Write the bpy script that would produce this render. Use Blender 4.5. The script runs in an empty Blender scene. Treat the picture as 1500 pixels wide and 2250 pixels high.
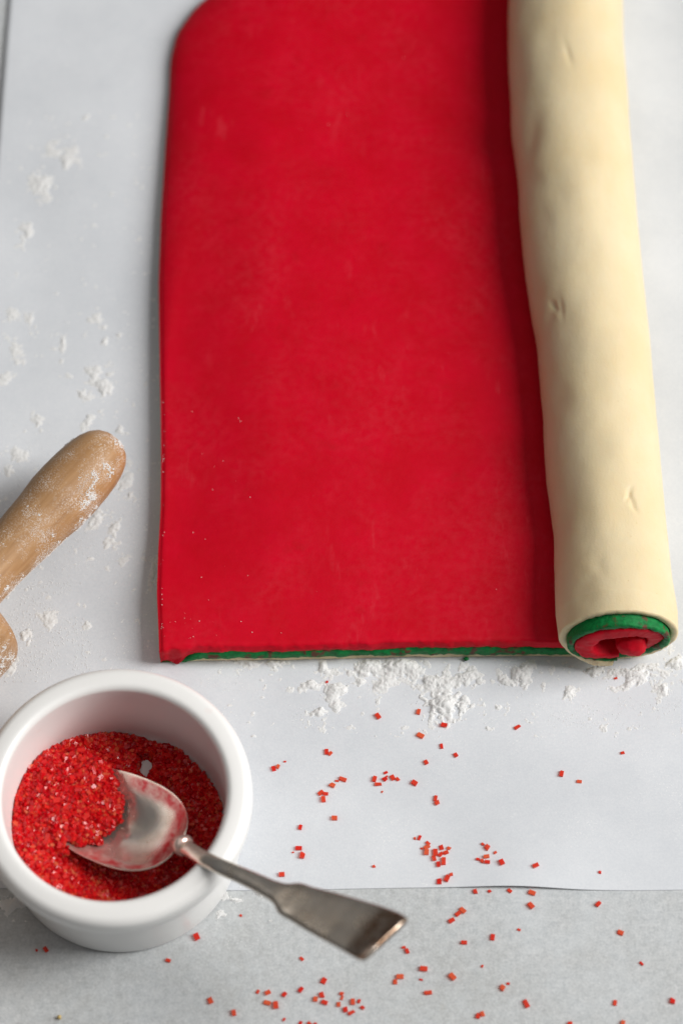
import bpy, math, random
import numpy as np
from mathutils import Vector, Matrix

# ------------------------------------------------------------------ camera, light, exposure
MM = 0.001
FPX, PITCH, DIST = 5500.0, math.radians(62.5), 953.0        # focal length in photo pixels, pitch, distance (mm)
CAM = np.array([0, -DIST*math.cos(PITCH), DIST*math.sin(PITCH)])
FW = np.array([0, math.cos(PITCH), -math.sin(PITCH)]); UP = np.array([0, math.sin(PITCH), math.cos(PITCH)])
sc = bpy.context.scene
COL = sc.collection
cd = bpy.data.cameras.new('camera'); cam = bpy.data.objects.new('camera', cd); COL.objects.link(cam)
cam.location = CAM*MM; cam.rotation_euler = (math.pi/2-PITCH, 0, 0)
cd.sensor_fit = 'VERTICAL'; cd.sensor_height = 36; cd.lens = 36*FPX/2250; cd.clip_start = 0.01; cd.clip_end = 50
cd.dof.use_dof = True; cd.dof.focus_distance = 0.905; cd.dof.aperture_fstop = 5.6
sc.camera = cam
w = bpy.data.worlds.new('World'); sc.world = w; w.use_nodes = True
bg = w.node_tree.nodes['Background']; bg.inputs[0].default_value = (0.95, 0.95, 1.0, 1); bg.inputs[1].default_value = 0.05
def area(name, el, az, d, size, power, color):
    l = bpy.data.lights.new(name, 'AREA'); l.shape = 'RECTANGLE'; l.size = size[0]; l.size_y = size[1]; l.energy = power; l.color = color
    o = bpy.data.objects.new(name, l); COL.objects.link(o)
    el, az = math.radians(el), math.radians(az)
    v = Vector((math.cos(el)*math.cos(az), math.cos(el)*math.sin(az), math.sin(el)))
    o.location = v*d; o.rotation_euler = v.to_track_quat('Z', 'Y').to_euler()
    return o
area('window_light', 40.5, 0, 2.0, (0.80, 1.45), 54.0, (1.0, 0.985, 0.96))
area('added_overhead_fill', 82, -90, 1.35, (1.3, 1.3), 2.4, (1.0, 0.97, 0.93))  # unseen lamp added overhead as soft fill and to brighten the metal
area('added_spoon_fill', 60, 128, 1.35, (0.5, 0.5), 0.9, (1.0, 0.95, 0.88))  # unseen lamp added at the back left to brighten the spoon bowl
sc.view_settings.view_transform = 'Standard'; sc.view_settings.look = 'None'
sc.view_settings.exposure = 0; sc.view_settings.gamma = 1; sc.view_settings.use_curve_mapping = False
sc.render.engine = 'CYCLES'
sc.cycles.use_denoising = True
sc.cycles.max_bounces = 10; sc.cycles.transmission_bounces = 8; sc.cycles.caustics_reflective = False
sc.cycles.sample_clamp_indirect = 4

# ------------------------------------------------------------------ helpers
R = random.Random(11); NR = np.random.default_rng(5)
def un(u, v, z=0.0):
    """photo pixel -> point (mm) on the horizontal plane of height z"""
    d = FW + np.array([1, 0, 0])*(u-750)/FPX - UP*(v-1125)/FPX
    return CAM + d*(z-CAM[2])/d[2]
_lat = NR.random((32, 32, 32))
def vnoise(P, scale, seed=0):
    """smooth value noise in -1..1, feature size `scale` (mm)"""
    Q = np.asarray(P, float)/scale + 100.3 + seed*7.77
    i = np.floor(Q).astype(int); f = Q-i; f = f*f*(3-2*f); r = 0
    for a in (0, 1):
        for b in (0, 1):
            for c in (0, 1):
                r = r + _lat[(i[..., 0]+a) % 32, (i[..., 1]+b) % 32, (i[..., 2]+c) % 32] * \
                    (f[..., 0] if a else 1-f[..., 0])*(f[..., 1] if b else 1-f[..., 1])*(f[..., 2] if c else 1-f[..., 2])
    return r*2-1
def fnoise(P, scale, seed=0, octv=3):
    return sum(vnoise(P, scale/2**k, seed+k*3)*0.5**k for k in range(octv))
def sstep(a, b, x):
    t = np.clip((x-a)/(b-a), 0, 1); return t*t*(3-2*t)
def mesh(name, V, Fc, smooth=True):
    m = bpy.data.meshes.new(name)
    V = np.asarray(V, float)*MM
    if isinstance(Fc, np.ndarray):
        n, k = Fc.shape
        m.vertices.add(len(V)); m.vertices.foreach_set('co', V.ravel())
        m.loops.add(n*k); m.loops.foreach_set('vertex_index', Fc.ravel().astype(np.int32))
        m.polygons.add(n); m.polygons.foreach_set('loop_start', np.arange(0, n*k, k, dtype=np.int32))
        m.polygons.foreach_set('loop_total', np.full(n, k, dtype=np.int32))
        m.update(calc_edges=True); m.validate()
    else:
        m.from_pydata([tuple(v) for v in V], [], [tuple(f) for f in Fc])
    m.polygons.foreach_set('use_smooth', [smooth]*len(m.polygons)); m.update()
    return m
def add(name, me, mat, parent=None, loc=(0, 0, 0)):
    if mat: me.materials.clear(); me.materials.append(mat)
    o = bpy.data.objects.new(name, me); COL.objects.link(o); o.location = Vector(loc)*MM
    if parent: o.parent = parent
    return o
def tag(o, label=None, cat=None, group=None, kind=None):
    for k, v in (('label', label), ('category', cat), ('group', group), ('kind', kind)):
        if v: o[k] = v
    return o
def empty(name, loc, label, cat):
    o = bpy.data.objects.new(name, None); COL.objects.link(o); o.location = Vector(loc)*MM; o.empty_display_size = 0.01
    return tag(o, label, cat)
def gridfaces(n, m, wrap=False):
    i, j = np.meshgrid(np.arange(n-1), np.arange(m if wrap else m-1), indexing='ij'); j2 = (j+1) % m
    return np.stack([i*m+j, (i+1)*m+j, (i+1)*m+j2, i*m+j2], -1).reshape(-1, 4)
def lathe(prof, seg=96):
    prof = np.array(prof, float); a = np.linspace(0, 2*math.pi, seg, endpoint=False)
    V = np.stack([prof[:, 0][:, None]*np.cos(a), prof[:, 0][:, None]*np.sin(a), np.repeat(prof[:, 1][:, None], seg, 1)], -1).reshape(-1, 3)
    return V, gridfaces(len(prof), seg, True)[:, ::-1]

# ------------------------------------------------------------------ materials
class N:
    def __init__(s, name):
        s.m = bpy.data.materials.new(name); s.m.use_nodes = True; s.t = s.m.node_tree; s.b = s.t.nodes['Principled BSDF']
        s.co = s.t.nodes.new('ShaderNodeTexCoord').outputs['Object']
    def new(s, ty, **k):
        n = s.t.nodes.new(ty)
        for a, b in k.items(): setattr(n, a, b)
        return n
    def link(s, a, b): s.t.links.new(a, b)
    def mapped(s, scale):
        n = s.new('ShaderNodeMapping'); s.link(s.co, n.inputs[0]); n.inputs['Scale'].default_value = scale; return n.outputs[0]
    def noise(s, mm, detail=3, rough=0.55, co=None, dist=0):
        n = s.new('ShaderNodeTexNoise'); s.link(co or s.co, n.inputs['Vector']); n.inputs['Scale'].default_value = 1000/mm
        n.inputs['Detail'].default_value = detail; n.inputs['Roughness'].default_value = rough; n.inputs['Distortion'].default_value = dist
        return n.outputs['Fac']
    def voro(s, mm, feature='F1'):
        n = s.new('ShaderNodeTexVoronoi', feature=feature); s.link(s.co, n.inputs['Vector']); n.inputs['Scale'].default_value = 1000/mm; return n
    def ramp(s, fac, pts):
        n = s.new('ShaderNodeValToRGB'); s.link(fac, n.inputs[0]); e = n.color_ramp.elements
        while len(e) < len(pts): e.new(0.5)
        for q, (p, c) in zip(e, pts):
            q.position = p; q.color = (c, c, c, 1) if isinstance(c, (int, float)) else (*c, 1)
        return n.outputs[0]
    def mix(s, fac, a, b, mode='MIX'):
        n = s.new('ShaderNodeMix', data_type='RGBA', blend_type=mode)
        for sock, v in ((n.inputs['Factor'], fac), (n.inputs[6], a), (n.inputs[7], b)):
            if isinstance(v, (int, float)): sock.default_value = v
            elif isinstance(v, tuple): sock.default_value = (*v, 1)
            else: s.link(v, sock)
        return n.outputs[2]
    def math(s, op, a, b=0.0):
        n = s.new('ShaderNodeMath', operation=op)
        for sock, v in ((n.inputs[0], a), (n.inputs[1], b)):
            if isinstance(v, (int, float)): sock.default_value = v
            else: s.link(v, sock)
        return n.outputs[0]
    def bump(s, h, dist_mm, strength=1.0):
        n = s.new('ShaderNodeBump'); s.link(h, n.inputs['Height']); n.inputs['Distance'].default_value = dist_mm*MM
        n.inputs['Strength'].default_value = strength
        if s.b.inputs['Normal'].links: s.link(s.b.inputs['Normal'].links[0].from_socket, n.inputs['Normal'])
        s.link(n.outputs[0], s.b.inputs['Normal']); return s
    def set(s, **k):
        names = dict(color='Base Color', rough='Roughness', metal='Metallic', spec='Specular IOR Level', sss='Subsurface Weight',
                     sssr='Subsurface Radius', ssss='Subsurface Scale', trans='Transmission Weight', ior='IOR', coat='Coat Weight', coatr='Coat Roughness')
        for a, v in k.items():
            i = s.b.inputs[names[a]]
            if isinstance(v, bpy.types.NodeSocket): s.link(v, i)
            elif a == 'color': i.default_value = (*v, 1)
            else: i.default_value = v
        return s

def m_table():
    n = N('grey_stone_table')
    a = n.noise(60, 5, 0.62); b = n.noise(9, 4, 0.65); c = n.noise(0.9, 2, 0.6)
    col = n.ramp(a, [(0.3, (0.44, 0.45, 0.445)), (0.52, (0.50, 0.515, 0.52)), (0.72, (0.55, 0.575, 0.595))])
    col = n.mix(n.ramp(b, [(0.35, 0.0), (0.7, 0.55)]), col, (0.53, 0.56, 0.58))
    col = n.mix(0.34, col, n.ramp(n.noise(3.0, 5, 0.75), [(0.3, 0.28), (0.7, 0.74)]), 'OVERLAY')
    col = n.mix(n.ramp(n.noise(26, 6, 0.7, dist=0.6), [(0.52, 0.0), (0.72, 0.5)]), col, (0.60, 0.63, 0.65))
    col = n.mix(0.28, col, n.ramp(c, [(0.3, 0.3), (0.7, 0.7)]), 'OVERLAY')
    stain_or_reflection = n.ramp(n.noise(22, 2, 0.5), [(0.70, 0.0), (0.78, 0.5)])
    col = n.mix(stain_or_reflection, col, (0.33, 0.29, 0.23))
    n.set(color=col, rough=0.62, spec=0.35)
    return n.bump(n.math('ADD', n.math('MULTIPLY', c, 0.5), b), 0.15, 0.5).m
def m_paper():
    n = N('white_parchment')
    a = n.noise(70, 3, 0.5); f = n.noise(0.8, 3, 0.7); g = n.noise(6, 3, 0.6)
    col = n.ramp(a, [(0.3, (0.60, 0.625, 0.66)), (0.7, (0.71, 0.735, 0.77))])
    col = n.mix(0.22, col, n.ramp(f, [(0.3, 0.3), (0.7, 0.72)]), 'OVERLAY')
    col = n.mix(0.2, col, n.ramp(g, [(0.3, 0.42), (0.7, 0.58)]), 'OVERLAY')
    pw = n.math('MULTIPLY', n.ramp(n.noise(0.55, 2, 0.6), [(0.60, 0.0), (0.70, 1.0)]), n.ramp(n.noise(34, 4, 0.65), [(0.45, 0.0), (0.66, 0.75)]))
    col = n.mix(pw, col, (0.88, 0.88, 0.88))
    n.set(color=col, rough=0.6, spec=0.25)
    return n.bump(f, 0.05, 0.5).bump(a, 1.2, 0.4).m
def m_red():
    n = N('red_dough')
    a = n.noise(38, 5, 0.62, dist=0.4); b = n.noise(3.2, 4, 0.7); c = n.noise(0.7, 2, 0.6); d = n.noise(16, 4, 0.6)
    dust = n.math('MULTIPLY', n.ramp(a, [(0.42, 0.12), (0.68, 1.0)]), n.ramp(b, [(0.38, 0.0), (0.72, 1.0)]))
    col = n.mix(n.ramp(d, [(0.35, 0.0), (0.7, 1.0)]), (0.54, 0.0, 0.011), (0.60, 0.0, 0.017))
    col = n.mix(n.math('MULTIPLY', dust, 0.10), col, (0.72, 0.14, 0.16))
    sm = n.math('MULTIPLY', n.ramp(n.noise(7, 4, 0.65, co=n.mapped((1, 0.3, 1))), [(0.60, 0.0), (0.74, 1.0)]), n.ramp(n.noise(60, 2), [(0.45, 0.0), (0.6, 0.22)]))
    col = n.mix(sm, col, (0.70, 0.10, 0.12))
    col = n.mix(n.ramp(n.noise(13, 3, 0.6), [(0.62, 0.0), (0.76, 0.35)]), col, (0.42, 0.0, 0.004))
    v = n.voro(2.6)
    on = n.math('GREATER_THAN', n.ramp(v.outputs['Color'], [(0.0, 0.0), (1.0, 1.0)]), 0.90)
    speck = n.math('MULTIPLY', n.math('LESS_THAN', v.outputs['Distance'], 0.085), on)
    speck = n.math('MULTIPLY', speck, n.ramp(n.noise(30, 3), [(0.44, 0.0), (0.56, 0.5)]))
    col = n.mix(speck, col, (0.82, 0.5, 0.5))
    n.set(color=col, rough=n.ramp(b, [(0.3, 0.50), (0.7, 0.64)]), spec=0.12, sss=0.05, sssr=(1, 0.15, 0.1), ssss=0.0012)
    return n.bump(c, 0.07, 0.5).bump(b, 0.18, 0.5).bump(d, 0.25, 0.3).m
def m_green():
    n = N('green_dough')
    b = n.noise(1.8, 4, 0.7); c = n.noise(5, 3, 0.6)
    col = n.mix(n.ramp(b, [(0.35, 0.0), (0.7, 1.0)]), (0.0, 0.11, 0.024), (0.002, 0.215, 0.048))
    col = n.mix(n.ramp(c, [(0.57, 0.0), (0.63, 0.8)]), col, (0.13, 0.012, 0.016))
    n.set(color=col, rough=0.55, spec=0.22, sss=0.06, sssr=(0.2, 1, 0.3), ssss=0.001)
    return n.bump(b, 0.45, 0.8).bump(c, 0.5, 0.5).m
def m_cream():
    n = N('cream_dough')
    a = n.noise(26, 4, 0.55); b = n.noise(2.4, 4, 0.6); c = n.noise(0.6, 2, 0.5)
    col = n.mix(n.ramp(a, [(0.3, 0.0), (0.7, 1.0)]), (0.71, 0.575, 0.345), (0.735, 0.625, 0.415))
    col = n.mix(n.ramp(b, [(0.62, 0.0), (0.85, 0.35)]), col, (0.70, 0.54, 0.27))
    pv = n.voro(3.1); po = n.math('GREATER_THAN', n.ramp(pv.outputs['Color'], [(0, 0.0), (1, 1.0)]), 0.72)
    pit = n.math('MULTIPLY', n.ramp(pv.outputs['Distance'], [(0.03, 1.0), (0.11, 0.0)]), po)
    col = n.mix(n.math('MULTIPLY', pit, 0.55), col, (0.55, 0.38, 0.15))
    v = n.voro(6.5); on = n.math('GREATER_THAN', n.ramp(v.outputs['Color'], [(0, 0.0), (1, 1.0)]), 0.86)
    sp = n.math('MULTIPLY', n.math('LESS_THAN', v.outputs['Distance'], 0.05), on)
    col = n.mix(n.math('MULTIPLY', sp, 0.7), col, (0.8, 0.17, 0.11))
    n.set(color=col, rough=n.ramp(b, [(0.35, 0.48), (0.7, 0.62)]), spec=0.25, sss=0.28, sssr=(1, 0.66, 0.36), ssss=0.0024)
    return n.bump(c, 0.09, 0.5).bump(b, 0.18, 0.5).bump(n.noise(9, 3), 0.25, 0.3).m
def m_ceramic():
    n = N('white_glazed_ceramic')
    a = n.noise(25, 3); sm = n.ramp(n.noise(7, 2), [(0.70, 0.0), (0.78, 0.35)])
    col = n.ramp(a, [(0.3, (0.86, 0.855, 0.84)), (0.7, (0.885, 0.88, 0.865))])
    col = n.mix(n.math('MULTIPLY', sm, 0.35), col, (0.85, 0.55, 0.5))
    n.set(color=col, rough=0.33, spec=0.45, coat=0.12, coatr=0.25)
    return n.bump(n.noise(12, 2), 0.12, 0.25).m
def m_silver(stain_or_reflection=True):
    n = N('tarnished_silver')
    a = n.noise(9, 4, 0.6); b = n.noise(1.2, 4, 0.7, co=n.mapped((0.35, 1.6, 1.0))); d = n.noise(0.5, 2)
    col = n.mix(n.ramp(a, [(0.3, 0.0), (0.7, 1.0)]), (0.74, 0.66, 0.55), (0.94, 0.89, 0.81))
    n.set(color=col, metal=0.86, rough=n.ramp(a, [(0.3, 0.30), (0.7, 0.17)]))
    if stain_or_reflection:
        at = n.new('ShaderNodeAttribute', attribute_name='stain_or_reflection'); s = n.new('ShaderNodeSeparateColor'); n.link(at.outputs['Color'], s.inputs[0])
        col2 = n.mix(n.math('MULTIPLY', s.outputs[0], n.ramp(n.noise(3, 3), [(0.3, 0.45), (0.6, 1.0)])), col, (0.62, 0.06, 0.07))  # red channel: reflection of the sugar painted into the metal colour
        col2 = n.mix(n.math('MULTIPLY', s.outputs[1], n.ramp(n.noise(5, 3), [(0.3, 0.5), (0.65, 1.0)])), col2, (0.24, 0.14, 0.085))  # green channel: brown tarnished end, plus dim room reflection painted on the handle
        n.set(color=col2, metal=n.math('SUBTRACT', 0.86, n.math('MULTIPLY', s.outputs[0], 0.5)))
    return n.bump(b, 0.03, 0.4).bump(d, 0.02, 0.3).bump(a, 0.25, 0.3).m
def m_wood():
    n = N('worn_beech_wood')
    co = n.mapped((1, 1, 0.07)); g = n.noise(1.6, 5, 0.65, co=co); a = n.noise(18, 3, 0.6, co=n.mapped((1, 1, 0.35)))
    col = n.ramp(g, [(0.25, (0.33, 0.175, 0.075)), (0.5, (0.42, 0.235, 0.105)), (0.75, (0.49, 0.29, 0.14))])
    col = n.mix(n.ramp(a, [(0.4, 0.0), (0.75, 0.45)]), col, (0.30, 0.15, 0.06))
    fl = n.math('MULTIPLY', n.ramp(n.noise(10, 3), [(0.42, 0.0), (0.66, 1.0)]), n.ramp(n.noise(0.6, 3, 0.7), [(0.48, 0.0), (0.66, 1.0)]))
    col = n.mix(n.math('MULTIPLY', fl, 0.75), col, (0.78, 0.72, 0.66))
    n.set(color=col, rough=0.5, spec=0.35)
    return n.bump(g, 0.12, 0.5).m
def m_flour():
    n = N('white_flour'); c = n.noise(0.4, 2)
    n.set(color=n.ramp(c, [(0.3, (0.91, 0.91, 0.90)), (0.7, (0.95, 0.95, 0.945))]), rough=1.0, spec=0.0)
    t = n.new('ShaderNodeBsdfTranslucent'); t.inputs[0].default_value = (0.95, 0.95, 0.94, 1)
    m = n.new('ShaderNodeMixShader'); m.inputs[0].default_value = 0.3; n.link(n.b.outputs[0], m.inputs[1]); n.link(t.outputs[0], m.inputs[2])
    n.link(m.outputs[0], n.t.nodes['Material Output'].inputs[0])
    return n.m
def m_sugar(name, deep):
    n = N(name)
    i = n.new('ShaderNodeObjectInfo').outputs['Random']
    if deep:
        at = n.new('ShaderNodeAttribute', attribute_name='rnd'); s = n.new('ShaderNodeSeparateColor'); n.link(at.outputs['Color'], s.inputs[0]); i = s.outputs[0]
    col = n.ramp(i, [(0.0, (0.60, 0.001, 0.010)), (0.55, (0.92, 0.010, 0.016)), (0.85, (0.95, 0.05, 0.03)), (1.0, (0.96, 0.20, 0.09))] if deep else
                 [(0.0, (0.90, 0.04, 0.025)), (0.6, (0.94, 0.11, 0.05)), (1.0, (0.95, 0.22, 0.09))])
    n.set(color=col, rough=0.2, spec=0.5, trans=0.2, ior=1.5)
    t = n.new('ShaderNodeBsdfTransparent'); n.link(n.mix(0.45 if deep else 0.6, col, (1.0, 0.5, 0.33)), t.inputs[0])
    m = n.new('ShaderNodeMixShader'); m.inputs[0].default_value = 0.25 if deep else 0.46; n.link(n.b.outputs[0], m.inputs[1]); n.link(t.outputs[0], m.inputs[2])
    n.link(m.outputs[0], n.t.nodes['Material Output'].inputs[0])
    return n.m
def m_sugarbase():
    n = N('packed_red_sugar'); c = n.noise(1.4, 3)
    n.set(color=n.ramp(c, [(0.3, (0.28, 0.0, 0.006)), (0.7, (0.55, 0.004, 0.01))]), rough=0.5)
    return n.bump(c, 0.8, 0.8).m
M = dict(table=m_table(), paper=m_paper(), red=m_red(), green=m_green(), cream=m_cream(), ceramic=m_ceramic(), silver=m_silver(),
         wood=m_wood(), flour=m_flour(), sugar=m_sugar('red_sugar_crystal', False), heap=m_sugar('red_sugar_in_heap', True), base=m_sugarbase())
def plain(name, c, rough=0.6):
    n = N(name); k = n.noise(1.0, 2); n.set(color=n.mix(n.ramp(k, [(0.3, 0.0), (0.7, 0.4)]), c, tuple(x*0.6 for x in c)), rough=rough); return n.m

# ------------------------------------------------------------------ table and paper
V = [(-900, -900, 0), (900, -900, 0), (900, 900, 0), (-900, 900, 0), (-900, -900, -30), (900, -900, -30), (900, 900, -30), (-900, 900, -30)]
tag(add('table_top', mesh('table_top', V, [(0, 1, 2, 3), (7, 6, 5, 4), (0, 4, 5, 1), (1, 5, 6, 2), (2, 6, 7, 3), (3, 7, 4, 0)], False), M['table']),
    'mottled grey stone table top under the parchment', None, None, 'structure')
def paper_z(x, y):
    """height of the sheet's underside: flat under the food, waves out to the sides, one small buckle at the front edge"""
    P = np.stack([x, y, np.zeros_like(x)], -1)
    out = sstep(128, 165, x) + sstep(-118, -145, x)*0.6
    z = 0.08 + out*(1.3+1.2*vnoise(P*np.array([1, 0.35, 1]), 40, 3))
    bx = (x-62)/20; z = z + np.clip(1.5*np.exp(-bx*bx)*np.exp(-((y+150)/13)**2), 0, None)
    z = z + 0.08*np.exp(-((y+150)/5)**2)*(0.5+0.5*vnoise(P, 26, 9))
    return z
nx, ny = 150, 210
ty = np.linspace(0, 1, ny)**1.4
tx = np.linspace(0, 1, nx)
X0 = np.interp(ty, [0, 1], [-142.6, -141.5]); X1 = np.full(ny, 205.0)
PX = X0[None, :]+(X1-X0)[None, :]*tx[:, None]
PY = -150.2 + 470*ty[None, :] + (0.5*np.sin(PX/21.0)+0.6*np.exp(-((PX-62)/18)**2))*(1-ty[None, :])**8
PZ = paper_z(PX, PY)
top = np.stack([PX, PY, PZ+0.14], -1).reshape(-1, 3); bot = np.stack([PX, PY, PZ], -1).reshape(-1, 3)
Fg = gridfaces(nx, ny); n0 = nx*ny
ring = [i*ny for i in range(nx)] + [(nx-1)*ny+j for j in range(1, ny)] + [i*ny+ny-1 for i in range(nx-2, -1, -1)] + [j for j in range(ny-2, 0, -1)]
ring = np.array(ring); r2 = np.roll(ring, -1)
side = np.stack([ring, ring+n0, r2+n0, r2], -1)
tag(add('parchment_paper', mesh('parchment_paper', np.vstack([top, bot]), np.vstack([Fg, Fg[:, ::-1]+n0, side])), M['paper']),
    'white sheet of parchment paper lying on the grey table beneath the dough', 'paper')
PT = 0.24      # paper top under the food

# ------------------------------------------------------------------ layered dough: one sheet of three layers, rolled up along its right side
YB = 300.0
Lpx = [(350, 1415), (345, 1300), (347, 1200), (352, 1100), (353, 1000), (352, 900), (350, 800), (347, 600), (352, 450), (362, 300), (370, 180), (373, 110), (386, 55), (424, 0), (500, -60), (600, -130)]
Lp = np.array([un(a, b, 11.5 if b > 300 else 9.0) for a, b in Lpx]); LY, LX = Lp[:, 1], Lp[:, 0]
Rpx = [(1230, 1400, 1490), (1222, 1350, 1488), (1220, 1260, 1476), (1215, 1170, 1466), (1197, 1050, 1455), (1190, 920, 1441), (1175, 760, 1427), (1160, 660, 1418), (1145, 560, 1407), (1133, 400, 1391), (1121, 300, 1383), (1117, 200, 1376), (1113, 100, 1369), (1115, 0, 1365), (1112, -150, 1352), (1112, -300, 1345)]
RY = np.array([un((a+c)/2, b, 22)[1] for a, b, c in Rpx])
RXc = np.array([(un(a, b, 22)[0]+un(c, b, 22)[0])/2 for a, b, c in Rpx]); RRr = np.array([(un(c, b, 22)[0]-un(a, b, 22)[0])/2 for a, b, c in Rpx])
SLAB = 12.8
def rolldef(th):
    """relative outer radius and thickness along the curl; th in degrees from the bottom, counter-clockwise seen from the front"""
    q = np.arange(-40, 520, 1.0); kk = np.hanning(37); kk /= kk.sum()
    r = np.interp(q, [0, 45, 90, 180, 230, 270, 300, 330, 360, 400, 440], [0.93, 0.965, 1, 0.99, 1.0, 1.0, 0.93, 0.755, 0.60, 0.50, 0.42])
    t = np.interp(q, [0, 60, 120, 200, 300, 360, 440], [9.0, 11.5, 13.6, 14.4, 13.0, 9.6, 8.0])
    r, t = (np.convolve(np.pad(a, 18, mode='edge'), kk, 'valid') for a in (r, t))
    return np.interp(th, q, r), np.interp(th, q, t)
THES = (354.0, 360.0, 364.0)
def layer(name, mat, k, NS, NT, NY, K):
    THE = THES[k]
    # lattice: s along the sheet, n through the layer, y along the roll
    s = np.concatenate([np.linspace(0, 1, NS, endpoint=False)**0.92, 1+np.linspace(0, 1, NT)])
    yv = np.linspace(0, 1, NY)**1.7
    S, KK, Yv = np.meshgrid(s, np.linspace(0, 1, K+1), yv, indexing='ij')
    th = np.clip(S-1, 0, 1)*THE
    flat = S < 1
    # front end of every layer
    cream_o = np.interp(th, [0, 60, 150, 220, 290, 330, 440], [0, 0, 0.3, 0.0, -1.5, -5.5, -6.5])
    green_o = np.interp(th, [0, 40, 100, 160, 300, 360, 440], [-0.8, -1.0, -3.0, -4.2, -4.6, -5.6, -6])
    red_o = np.interp(th, [0, 40, 100, 170, 300, 360, 380, 440], [0, -0.4, -2.2, -4.8, -5.2, -5.0, -4.6, -4.6])
    yoff = (cream_o, green_o, red_o)[k]
    yf0 = -61.0
    # first pass x position to know where noise is sampled
    Y = yf0 + Yv*(YB-yf0)
    xc = np.interp(-Y, -RY[::-1][::-1], RXc) if False else np.interp(Y, RY, RXc)
    Rr = np.interp(Y, RY, RRr); xl = np.interp(Y, LY, LX)
    # boundaries of the layers as share of the thickness
    cor = sstep(15, 5, (S*(xc-xl)))*sstep(16, 2, Y-yf0)*flat
    b1 = 0.27+0.08*vnoise(np.stack([S*160, Y*0, Y*0], -1), 25, 4); b2 = 0.68+0.05*vnoise(np.stack([S*160, Y*0, Y*0], -1), 9, 5)
    rs = sstep(40, 120, th); b1 = b1*(1-0.12*rs); b2 = b2*(1-rs)+0.44*rs+0.04*vnoise(np.stack([S*160, Y*0, Y*0], -1), 5, 15)*rs
    b1 = b1*(1-cor)+0.05*cor; b2 = b2*(1-cor)+0.10*cor
    tl = sstep(275, 330, th); b1 = b1+0.20*tl; b2 = b2+0.16*tl
    lo, hi = ((0*b1, b1-0.006), (b1+0.006, b2-0.006), (b2+0.006, 0*b1+1))[k]
    nu = lo+(hi-lo)*KK
    cz = 0.93*Rr
    r, tr = rolldef(th); r = r*Rr
    # thickness of the slab
    xf = xl+(xc-xl)*np.clip(S, 0, 1)
    P2 = np.stack([xf, Y, 0*Y], -1)
    t = SLAB*(1+0.035*vnoise(P2, 55, 1)+0.012*vnoise(P2, 16, 2))
    t = t+(9.0-t)*sstep(26, 0, xc-xf)
    t = t-3.8*sstep(46, 0, xf-xl)*sstep(-45, -5, Y)
    dl = np.maximum(xf-xl, 0); rl = 2.2+22*sstep(40, 200, Y); dl = np.clip(dl/rl, 0, 1)
    dropl = (1.6+5.0*sstep(40, 200, Y))*(1-np.sqrt(1-(1-dl)**2))
    rf = 2.0; dfr = np.clip((Y-yf0)/rf, 0, 1); dropf = 1.3*(1-np.sqrt(1-(1-dfr)**2))
    t = t-dropl-dropf*flat
    t = np.where(flat, t, tr*(1 - 0.10*(1-dfr)))
    n = nu*t
    # the back end of the sheet tapers into the corner outside the picture
    Pz = np.where(flat, n, cz-(r-n)*np.cos(np.radians(th)))
    Px = np.where(flat, xf, xc+(r-n)*np.sin(np.radians(th)))
    # lumps and dents of the rolled surface
    Q = np.stack([Px, Y, Pz], -1)
    nrm = np.stack([np.where(flat, 0, np.sin(np.radians(th))), 0*Y, np.where(flat, 0, -np.cos(np.radians(th)))], -1)
    lump = (0.75*vnoise(Q*np.array([1, 0.55, 1]), 26, 6)+0.42*vnoise(Q*np.array([1, 0.7, 1]), 10, 7)+0.05*vnoise(Q, 3.5, 8))*sstep(0.15, 0.4, S-1)*sstep(0.95, 0.75, S-1)
    if k == 0:
        for (pu, pv, z, dep, sx, sy, ang) in DENTS:
            c = un(pu, pv, z); dx = Q[..., 0]-c[0]; dy = Q[..., 1]-c[1]
            ca, sa = math.cos(ang), math.sin(ang)
            e = ((dx*ca+dy*sa)/sx)**2+((-dx*sa+dy*ca)/sy)**2
            lump = lump-(0.34 if sx > 1.0 else 0.55)*dep*np.exp(-e)*(th > 120)*(th < 300)*sstep(0.0, 0.3, 1-KK)
    Q = Q+nrm*(lump*(1-0.5*KK*(k == 0)))[..., None]
    # ragged front end
    fr = np.exp(-(Y-yf0)/3.0)
    rag = 0.4*vnoise(np.stack([Q[..., 0], Q[..., 2], 0*Y+k*9], -1), 5.5, 10)+0.32*vnoise(np.stack([Q[..., 0], Q[..., 2], 0*Y+k*9], -1), 1.7, 11)+0.35*vnoise(np.stack([Q[..., 0], Q[..., 2], 0*Y+k*9], -1), 0.8, 14)*0.55
    if k == 0: rag = rag*0.4
    rag = rag+cor*(k == 2)*1.3*vnoise(np.stack([Q[..., 0], Q[..., 2], 0*Y], -1), 2.2, 17)
    rag = rag+0.9*(cor*(k == 2))*(-1)+0.8*(KK > 0.01)*(KK < 0.99)*(-0.6)
    curve = 0.9*np.sin(xf/38.0)*flat
    Q[..., 1] = Y+fr*(yoff+rag)+curve*np.exp(-(Y-yf0)/40.0)
    Q[..., 2] += fr*(0.13 if k == 2 else 0.24)*(vnoise(np.stack([Q[..., 0], Q[..., 1], 0*Y+k], -1), 3.5, 12)+0.8*vnoise(np.stack([Q[..., 0], Q[..., 1], 0*Y+k], -1), 1.4, 13))*(nu > 0.03)
    Q[..., 2] = np.maximum(Q[..., 2], 0.02)+PT
    # surface of the lattice only
    a, b, c = S.shape; idx = np.arange(a*b*c).reshape(a, b, c); fc = []
    def q(g, flip):
        f = np.stack([g[:-1, :-1], g[1:, :-1], g[1:, 1:], g[:-1, 1:]], -1).reshape(-1, 4); fc.append(f[:, ::-1] if flip else f)
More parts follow.
